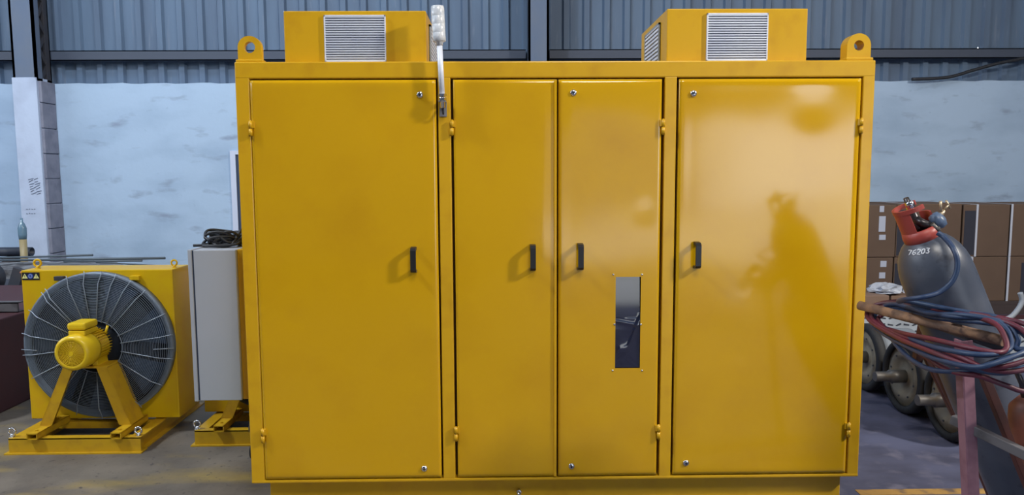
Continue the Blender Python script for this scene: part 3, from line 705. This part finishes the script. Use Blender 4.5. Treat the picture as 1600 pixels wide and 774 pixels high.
# ================================================================ CARTONS BEHIND ON THE RIGHT
YC = 4.9
def carton(px0, px1, z0, z1, panel, straps, lab, labels=(), depth=.7):
    x0, x1 = U(px0, 400, YC).x, U(px1, 400, YC).x
    root = empty('carton', ((x0 + x1) / 2, YC + depth / 2, z0), lab, 'box', 'large brown cartons stacked against the right wall')
    MB().box(x0, x1, YC, YC + depth, z0, z1, .008).build('cardboard', m_card, root)
    if panel: a, c = U(panel[0], 400, YC).x, U(panel[1], 400, YC).x; MB().box(a, c, YC - .003, YC + .001, z0 + .02, z1 - .07).build('printed_panel', m_print, root)
    for s in straps:
        a = U(s, 400, YC).x; MB().box(a - .011, a + .011, YC - .006, YC + .001, z0, z1).box(a - .011, a + .011, YC, YC + depth, z1, z1 + .003).build('strap', m_strap, root)
    for (lx, ly, lw, lh) in labels:
        p = U(lx, ly, YC - .004); MB().box(p.x, p.x + lw, YC - .004, YC + .001, p.z - lh, p.z).build('paper_label', m_label, root)
zc0, zc1, zc2 = .15, U(1500, 402, YC).z, U(1500, 320, YC).z
carton(1300, 1398, zc1 + .005, zc2, None, (), 'brown carton with white labels, top row nearest the cabinet edge', ((1375, 322, .05, .07), (1374, 338, .075, .18), (1374, 367, .075, .06)))
carton(1399, 1499, zc1 + .005, zc2 + .01, (1400, 1419), (1421,), 'brown carton behind the red cylinder collar, top row')
carton(1502, 1574, zc1 + .005, zc2, (1504, 1521), (1523,), 'brown carton in the top row right of the gas cylinder regulator')
carton(1576, 1690, zc1 + .005, zc2, None, (1577,), 'brown carton in the top row at the right edge of the picture')
carton(1300, 1396, zc0, zc1, None, (), 'brown carton with two white labels, lower row nearest the cabinet edge', ((1376, 408, .07, .07), (1374, 426, .07, .07)))
carton(1398, 1499, zc0, zc1, (1399, 1413), (1415,), 'brown carton in the lower row behind the gas cylinder dome')
carton(1501, 1574, zc0, zc1, (1503, 1518), (1519,), 'brown carton in the lower row right of the gas cylinder shoulder')
carton(1576, 1690, zc0, zc1, (1597, 1640), (1577,), 'brown carton in the lower row at the right picture edge')
x0, x1 = U(1300, 400, YC).x, U(1690, 400, YC).x
pl = empty('timber_pallet', ((x0 + x1) / 2, YC + .35, 0), 'long dark timber pallet under the brown cartons', 'pallet')
MB().box(x0, x1, YC - .05, YC + .75, .11, .15, .004).build('deck', m_pallet, pl)
for yy in (YC - .05, YC + .3, YC + .65): MB().box(x0, x1, yy, yy + .1, 0, .11, .004).build('bearer', m_pallet, pl)
# small box in front with crumpled film
a, c = U(1350, 458, 4.0), U(1388, 500, 4.0)
tag(MB().box(a.x, c.x, 4.0, 4.4, 0, a.z - .03, .006).build('carton', m_card2), 'small brown carton low down beside the cabinet edge under white film', 'box')
b2 = U(1393, 458, 4.1), U(1425, 500, 4.1)
tag(MB().box(b2[0].x, b2[1].x, 4.1, 4.5, 0, b2[0].z - .03, .006).build('carton', m_card2), 'small brown carton just left of the gas cylinder behind the hoses', 'box')
def crumple(c, sx_, sy_, sz_, seed):
    random.seed(seed); t = bmesh.new(); bmesh.ops.create_icosphere(t, subdivisions=3, radius=1)
    for v in t.verts:
        k = 1 + random.uniform(-.22, .22); v.co = Vector((c[0] + v.co.x * sx_ * k, c[1] + v.co.y * sy_ * k, c[2] + max(v.co.z, -.35) * sz_ * k))
    m = MB(); m.merge(t); return m
p = U(1388, 450, 4.15)
tag(crumple((p.x, 4.2, a.z + .0), .17, .12, .07, 5).build('plastic_film', m_plastic), 'crumpled white plastic film on the small cartons by the cabinet', 'plastic film')

# ================================================================ SHAFTED WHEELS IN A ROW
def wheel(y, R_, lab, x=2.50):
    z = R_; root = empty('shafted_wheel', (x, y, 0), lab, 'wheel', 'row of shafted wheels right of the cabinet')
    MB().lathe([(R_ * .80, -.02), (R_ - .012, -.02), (R_, -.008), (R_, .035), (R_ * .9, .05), (R_ * .86, .05)], (x, y, z), (1, 0, 0), 56, ring=True).build('rim', m_rubber, root)
    MB().lathe([(0, .02), (R_ * .12, .0), (R_ * .16, .0), (R_ * .2, .02), (R_ * .45, .012), (R_ * .5, -.006), (R_ * .66, -.010), (R_ * .7, .006), (R_ * .81, .004), (R_ * .81, .02), (0, .03)], (x, y, z), (1, 0, 0), 56).build('face_plate', m_beige, root)
    MB().lathe([(R_ * .86, .04), (R_ * .88, .10), (R_ * .84, .34), (R_ * .5, .38), (0, .38)], (x, y, z), (1, 0, 0), 48).build('drum', m_cast, root)
    MB().lathe([(.032, -.20), (.034, -.195), (.034, -.10), (.045, -.098), (.045, .01)], (x, y, z), (1, 0, 0), 24).build('shaft', m_shaft, root)
    for k in range(8):
        a0 = 2 * PI * k / 8 + .2; MB().lathe([(.007, -.014), (.007, 0)], (x + .0, y + math.cos(a0) * R_ * .58, z + math.sin(a0) * R_ * .58), (1, 0, 0), 6, smooth=False).build('bolt', m_dsteel, root)
    MB().box(x + .1, x + .34, y - .13, y + .13, 0, .06, .004).build('cradle', m_dsteel, root)
wheel(.90, .25, 'beige shafted wheel nearest the camera, behind the pink stand leg')
wheel(1.42, .255, 'beige shafted wheel in the middle of the row, fully visible shaft')
wheel(1.96, .255, 'beige shafted wheel half hidden by the right edge of the cabinet')
# pale perforated sheets leaning behind the wheels
def sheet(x0, x1, y0, y1, z0, z1, lab, th=.012):
    root = empty('pressed_metal_sheet', ((x0 + x1) / 2, y0, 0), lab, 'metal sheet')
    P = lambda u, v: Vector((x0 + (x1 - x0) * u, y0 + (y1 - y0) * v, z0 + (z1 - z0) * v))
    n = (P(1, 0) - P(0, 0)).cross(P(0, 1) - P(0, 0)).normalized()
    m = MB(); m.hexa([P(0, 0), P(1, 0), P(1, 0) - n * th, P(0, 0) - n * th, P(0, 1), P(1, 1), P(1, 1) - n * th, P(0, 1) - n * th]); n0 = len(m.bm.faces)
    nu = int((x1 - x0) / .07); nv = int(abs(z1 - z0) / .05)
    for i in range(nu):
        for j in range(nv):
            c = P((i + .5 + .25 * (j % 2)) / nu * .97, (j + .5) / nv); q = Vector((.022, 0, .010 if (i + j) % 2 else -.004)); m.bar(c - q + n * .002, c + q + n * .002, .012, .006, Vector((0, 0, 1)))
    for f in list(m.bm.faces)[n0:]: f.material_index = 1
    o = m.build('plate', m_cast, root); o.data.materials.append(m_dsteel)
sheet(2.75, 3.75, 2.5, 2.7, 0, U(1400, 492, 2.7).z, 'pale grey slotted sheet leaning behind the wheels near the cabinet')
sheet(3.9, 5.2, 2.6, 2.8, 0, U(1500, 500, 2.8).z, 'pale grey slotted sheet leaning further right behind the trolley')
o = MB().box(3.7, 5.6, 3.2, 3.8, 0, (U(1550, 503, 3.35).z - .02), .02).build('steel_crate', m_maroon); tag(o, 'dark red-brown steel crate behind the gas cylinder at the right', 'crate')

# ================================================================ GAS TROLLEY
YG = -.70
top = U(1436.5, 361, YG); bot_dir = (U(1530, 590, YG) - top).normalized()
kk = (top.z - .10) / -bot_dir.z; base = top + bot_dir * kk; axc = -bot_dir; Lc = kk; Rc = .130
cyl = empty('gas_cylinder', base, 'tall dark grey gas cylinder with red collar leaning on the trolley', 'gas cylinder')
prof = [(0, 0), (Rc * .7, .0), (Rc * .96, .03), (Rc, .07), (Rc, Lc - .19)]
for k in range(1, 9):
    a0 = PI / 2 * k / 8; prof.append((Rc * math.cos(a0) * .80 + .026, Lc - .19 + .17 * math.sin(a0)))
prof = [(min(r, Rc), t) for r, t in prof] + [(.05, Lc - .012), (0, Lc - .01)]
cb = MB().lathe(prof, base, axc, 56).build('body', m_cyl, cyl)
# neck ring and open guard
q = Vector((0, 0, 1)).rotation_difference(axc).to_matrix()
def onc(r, ang, t): return base + q @ Vector((r * math.cos(ang), r * math.sin(ang), t))
MB().lathe([(.064, Lc - .04), (.066, Lc - .012), (.062, Lc + .012), (.05, Lc + .012), (.05, Lc - .04)], base, axc, 36, ring=True).build('neck_ring', m_red, cyl)
def guard():
    m = MB(); a0, a1 = math.radians(120), math.radians(235); n = 14; rr = []
    for (s0, s1, z0, z1) in ((math.radians(150), math.radians(235), 0, .105), (math.radians(330), math.radians(400), 0, .06), (math.radians(60), math.radians(150), .0, .03)):
        rr = []
        for k in range(n + 1):
            a_ = s0 + (s1 - s0) * k / n; rr.append([onc(.062, a_, Lc + z0), onc(.056, a_, Lc + z0), onc(.056, a_, Lc + z1), onc(.062, a_, Lc + z1)])
        m.rings(rr, smooth=False)
    rr = []
    for k in range(33):
        a_ = math.radians(40) + math.radians(250) * k / 32; rr.append([onc(.064, a_, Lc + .09), onc(.055, a_, Lc + .09), onc(.055, a_, Lc + .107), onc(.064, a_, Lc + .107)])
    m.rings(rr, smooth=False); return m
guard().build('valve_guard', m_red, cyl)
MB().lathe([(.024, Lc - .01), (.022, Lc + .03), (.016, Lc + .035), (.016, Lc + .09), (.012, Lc + .1), (.010, Lc + .14)], base, axc, 20).build('valve', m_gun, cyl)
vt = U(1422, 322, YG)
MB().cyl(onc(.0, 0, Lc + .07), vt, .010, .014, seg=12).lathe([(.017, 0), (.017, .03), (.012, .035)], vt - (vt - onc(0, 0, Lc + .07)).normalized() * .015, vt - onc(0, 0, Lc + .07), 8).build('valve_spindle', m_chr, cyl)
# regulator
rg = empty('pressure_regulator', U(1455, 352, YG - .02), 'blue-grey pressure regulator with brass T-handle clamped to the cylinder valve', 'regulator')
ya = YG - .03
MB().tube([onc(0, 0, Lc + .05), U(1443, 350, ya), U(1453, 352, ya), U(1462, 360, ya)], .017, 12).build('clamp_arm', m_gun, rg)
c0 = U(1465, 345, ya)
MB().lathe([(0, -.02), (.028, -.018), (.034, 0), (.03, .018), (.012, .026), (0, .026)], c0, (U(1475, 335, ya) - c0) + Vector((0, -.02, 0)), 24).build('regulator_body', m_regb, rg)
MB().cyl(U(1467, 341, ya), U(1475, 329, ya), .010, .007, seg=12).cyl(U(1475, 329, ya), U(1482, 320, ya), .004, seg=8).cyl(U(1478, 313.5, ya), U(1484.5, 326, ya), .0045, seg=8).cyl(U(1470, 330, ya), U(1469.5, 314, ya), .005, seg=8).build('brass_tee', m_brass, rg)
MB().cyl(U(1456, 350, ya - .02), U(1467, 361, ya - .02), .009, seg=12).cyl(U(1466, 348, ya - .02), U(1467, 366, ya - .02), .006, seg=10).build('outlet', m_shaft, rg)

# painted number 76203 wrapped on the shoulder
SEG = {'7': [[(0, 1), (1, 1), (.35, 0)]], '6': [[(1, 1), (.3, .8), (0, .3), (.4, 0), (1, .2), (.8, .5), (.1, .45)]], '2': [[(0, .8), (.4, 1), (1, .8), (.8, .5), (0, 0), (1, 0)]],
       '0': [[(.5, 1), (0, .6), (.1, .1), (.6, 0), (1, .4), (.9, .9), (.5, 1)]], '3': [[(0, 1), (1, 1), (.5, .6), (1, .35), (.6, 0), (0, .1)]]}
nb = MB(); vis = (CP - onc(0, 0, Lc - .1)); loc = q.transposed() @ vis; ang0 = math.atan2(loc.y, loc.x)
def rad_at(t):
    for (r1, t1), (r2, t2) in zip(prof, prof[1:]):
        if t1 <= t <= t2 and t2 > t1: return r1 + (r2 - r1) * (t - t1) / (t2 - t1)
    return Rc
def invpix(px, py):       # where a sight line touches the shoulder
    d_ = ray(px, py); best = None
    for k in range(4000):
        s = 2.3 + k * .0003; P_ = CP + d_ * s; L2 = q.transposed() @ (P_ - base)
        if math.hypot(L2.x, L2.y) <= rad_at(L2.z) and 0 < L2.z < Lc: return P_ - d_ * .0015
    return None
for i, ch in enumerate('76203'):
    for st_ in SEG[ch]:
        pts = []
        for (u, v) in st_:
            px = 1418.5 + i * 7.0 + u * 5 + v * 1.2; py = 399.5 - i * .8 - v * 8.0 * 1.0 + 0
            P_ = invpix(px, py)
            if P_: pts.append(P_)
        if len(pts) > 1:
            fine = [];
            for a_, b_ in zip(pts, pts[1:]): fine += [a_.lerp(b_, k / 4) for k in range(4)]
            nb.tube(fine + [pts[-1]], .0024, 5)
nb.build('painted_number', m_white, cb)

# trolley frame
tr = empty('gas_trolley', (base.x, YG, 0), 'rusty steel gas cylinder trolley with pipe handle and pink stand leg', 'trolley')
ha, hb_ = U(1343, 477.5, -.52), U(1568, 533, -1.02)
MB().cyl(ha, hb_, .0185, .0195, seg=20).build('handle_pipe', m_rust, tr)
MB().cyl(U(1470, 510, -.80), U(1572, 545, -1.0), .018, seg=16).build('cross_pipe', m_dsteel, tr)
pt_, pb_ = U(1511, 533, -.98), U(1522, 774, -.98); dd = (pb_ - pt_).normalized(); gnd = pt_ + dd * (pt_.z / -dd.z)
m = MB(); m.bar(pt_, gnd, .038, .006, bev=.001); m.bar(pt_ + Vector((-.019, .02, 0)), gnd + Vector((-.019, .02, 0)), .006, .042, bev=.001)
m.bar(gnd - dd * .004 , gnd - dd * .0 - Vector((0, 0, 0)) + dd * .004, .06, .06); m.build('stand_leg', m_pink, tr)['label'] = 'faded pink angle-iron leg'
MB().prism([U(1513, 533, -.985), U(1531, 545, -.985), U(1527, 550, -.985), U(1514, 540, -.985)], (0, .006, 0)).build('gusset', m_pink, tr)
ta, tb_ = U(1440, 530, -.50), U(1572, 800, -.50); dd = (tb_ - ta).normalized(); gb = ta + dd * (ta.z / -dd.z)
MB().bar(ta, gb, .055, .02, Vector((1, 0, 0)), bev=.002).build('brace', m_rusty, tr)
MB().bar(U(1445, 495, -.52), U(1432, 570, -.50), .03, .03).build('brace', m_rusty, tr)
MB().bar(U(1488, 655, -.90), U(1680, 748, -1.25), .034, .03, Vector((0, 0, 1)), .003).build('lower_bar', m_chan, tr)
# long side rails beside the cylinder and a toe plate
side_v = (axc.cross(Vector((0, 1, 0)))).normalized()
for yy in (-.16, .16):
    MB().bar(base + Vector((0, yy, 0)) + side_v * .06 - axc * .02, base + axc * (Lc * .62) + Vector((0, yy, 0)) + side_v * .06, .03, .03, bev=.002).build('side_rail', m_rusty, tr)
MB().hexa([base + Vector((-.2, -.2, -.045)), base + Vector((.25, -.2, -.045)), base + Vector((.25, .2, -.045)), base + Vector((-.2, .2, -.045)), base + Vector((-.2, -.2, -.033)), base + Vector((.25, -.2, -.033)), base + Vector((.25, .2, -.033)), base + Vector((-.2, .2, -.033))]).build('toe_plate', m_rusty, tr)
for yy in (-.32, .27):
    MB().lathe([(.0, 0), (.1, 0), (.13, .005), (.13, .045), (.1, .05), (0, .05)], base + Vector((.3, yy, .13 - base.z)), (0, 1, 0), 32).build('wheel', m_rubber, tr)
MB().cyl(base + Vector((.3, -.3, .13 - base.z)), base + Vector((.3, .3, .13 - base.z)), .014, seg=12).build('axle', m_dsteel, tr)
# small orange-brown cylinder
st_t = U(1600, 620, -1.05); sd = Vector((.46, .04, -1)).normalized(); sl = st_t.z / -sd.z - .02; sb = st_t + sd * sl
sc = empty('gas_cylinder', (sb.x, sb.y, 0), 'orange-brown small cylinder standing at the right edge by the trolley', 'gas cylinder')
Rs = .075
MB().lathe([(0, 0), (Rs * .9, 0), (Rs, .02), (Rs, sl - .11), (Rs * .93, sl - .07), (Rs * .75, sl - .03), (Rs * .4, sl - .008), (.02, sl), (0, sl)], sb, -sd, 36).build('body', m_redb, sc)
MB().tube([st_t, U(1597, 600, -1.08), U(1586, 575, -1.08)], .010, 8).build('neck_pipe', m_gun, sc)
# pale curved hose end
tag(MB().tube(spline([U(1545, 501, 3.35), U(1566, 500, 3.35), U(1580, 495, 3.35), U(1591, 483, 3.35), U(1597, 470, 3.35), U(1594, 458, 3.35)], 8), .024, 10).build('hose_end', m_greyhose), 'pale grey curved hose end sticking up behind the hose coil', 'hose')

# ---------------------------------------------------------------- hoses
def loops(defs): # defs: list of loops, each list of (px,py,Y)
    pts = []
    for L in defs: pts += [U(*p) for p in L]
    return spline(pts, 9)
blue = [
 [(1465, 364, -.78), (1476, 372, -.80), (1490, 390, -.86), (1496, 413, -.88), (1489, 438, -.88), (1468, 457, -.87), (1440, 465, -.86), (1415, 468, -.80), (1404, 471, -.70)],
 [(1420, 471, -.74), (1465, 480, -.83), (1515, 489, -.90), (1556, 496, -.97), (1588, 513, -1.0), (1622, 548, -1.05), (1600, 553, -1.12), (1560, 563, -1.14), (1520, 578, -1.1), (1470, 580, -1.0), (1440, 572, -.9), (1412, 552, -.78), (1390, 525, -.66), (1368, 500, -.56), (1372, 484, -.52)],
 [(1400, 476, -.62), (1450, 490, -.80), (1500, 492, -.92), (1550, 500, -1.0), (1572, 515, -1.05), (1580, 535, -1.10), (1574, 548, -1.14), (1545, 555, -1.16), (1500, 551, -1.10), (1450, 540, -.95), (1405, 522, -.75), (1372, 508, -.60), (1364, 494, -.54), (1380, 481, -.54)],
 [(1425, 483, -.70), (1480, 494, -.88), (1540, 498, -.98), (1575, 508, -1.03), (1590, 530, -1.08), (1588, 545, -1.13), (1605, 548, -1.18), (1560, 566, -1.2), (1520, 574, -1.16), (1460, 560, -1.0), (1410, 538, -.78), (1378, 520, -.62), (1362, 505, -.55), (1366, 488, -.52)],
 [(1410, 487, -.65), (1470, 498, -.84), (1550, 506, -1.0), (1600, 520, -1.06), (1640, 560, -1.1), (1600, 575, -1.16), (1560, 583, -1.15), (1500, 572, -1.1)],
]
red = [
 [(1460, 366, -.70), (1484, 392, -.72), (1480, 440, -.66), (1440, 468, -.6), (1400, 471, -.55), (1372, 476, -.52)],
 [(1357, 492, -.53), (1372, 508, -.58), (1410, 521, -.78), (1460, 531, -.97), (1510, 543, -1.1), (1555, 551, -1.16), (1572, 546, -1.14), (1570, 528, -1.1), (1557, 508, -1.04), (1530, 498, -.96), (1495, 500, -.85)],
 [(1450, 487, -.74), (1415, 476, -.62), (1375, 475, -.53), (1356, 486, -.52), (1360, 502, -.57), (1400, 527, -.76), (1450, 548, -.97), (1490, 563, -1.08), (1525, 573, -1.15), (1575, 572, -1.2), (1620, 552, -1.2)],
 [(1602, 520, -1.1), (1570, 503, -1.02), (1520, 494, -.94), (1460, 485, -.78), (1410, 478, -.62), (1372, 482, -.54), (1362, 497, -.56), (1390, 518, -.7), (1440, 536, -.9), (1500, 558, -1.1), (1545, 578, -1.17)],
 [(1600, 578, -1.2), (1650, 550, -1.15), (1610, 512, -1.08), (1575, 500, -1.0), (1530, 492, -.93), (1470, 483, -.8), (1420, 482, -.66), (1380, 492, -.56), (1375, 505, -.6), (1420, 540, -.82), (1480, 578, -1.02), (1530, 588, -1.12), (1570, 602, -1.14), (1605, 612, -1.14), (1660, 600, -1.12)],
]
tag(MB().tube(loops(blue), .0095, 8).build('gas_hose', m_hblue), 'blue rubber gas hose coiled over the trolley handle', 'hose')
tag(MB().tube(loops(red), .0090, 8).build('gas_hose', m_hred), 'dark red rubber gas hose coiled over the trolley handle', 'hose')
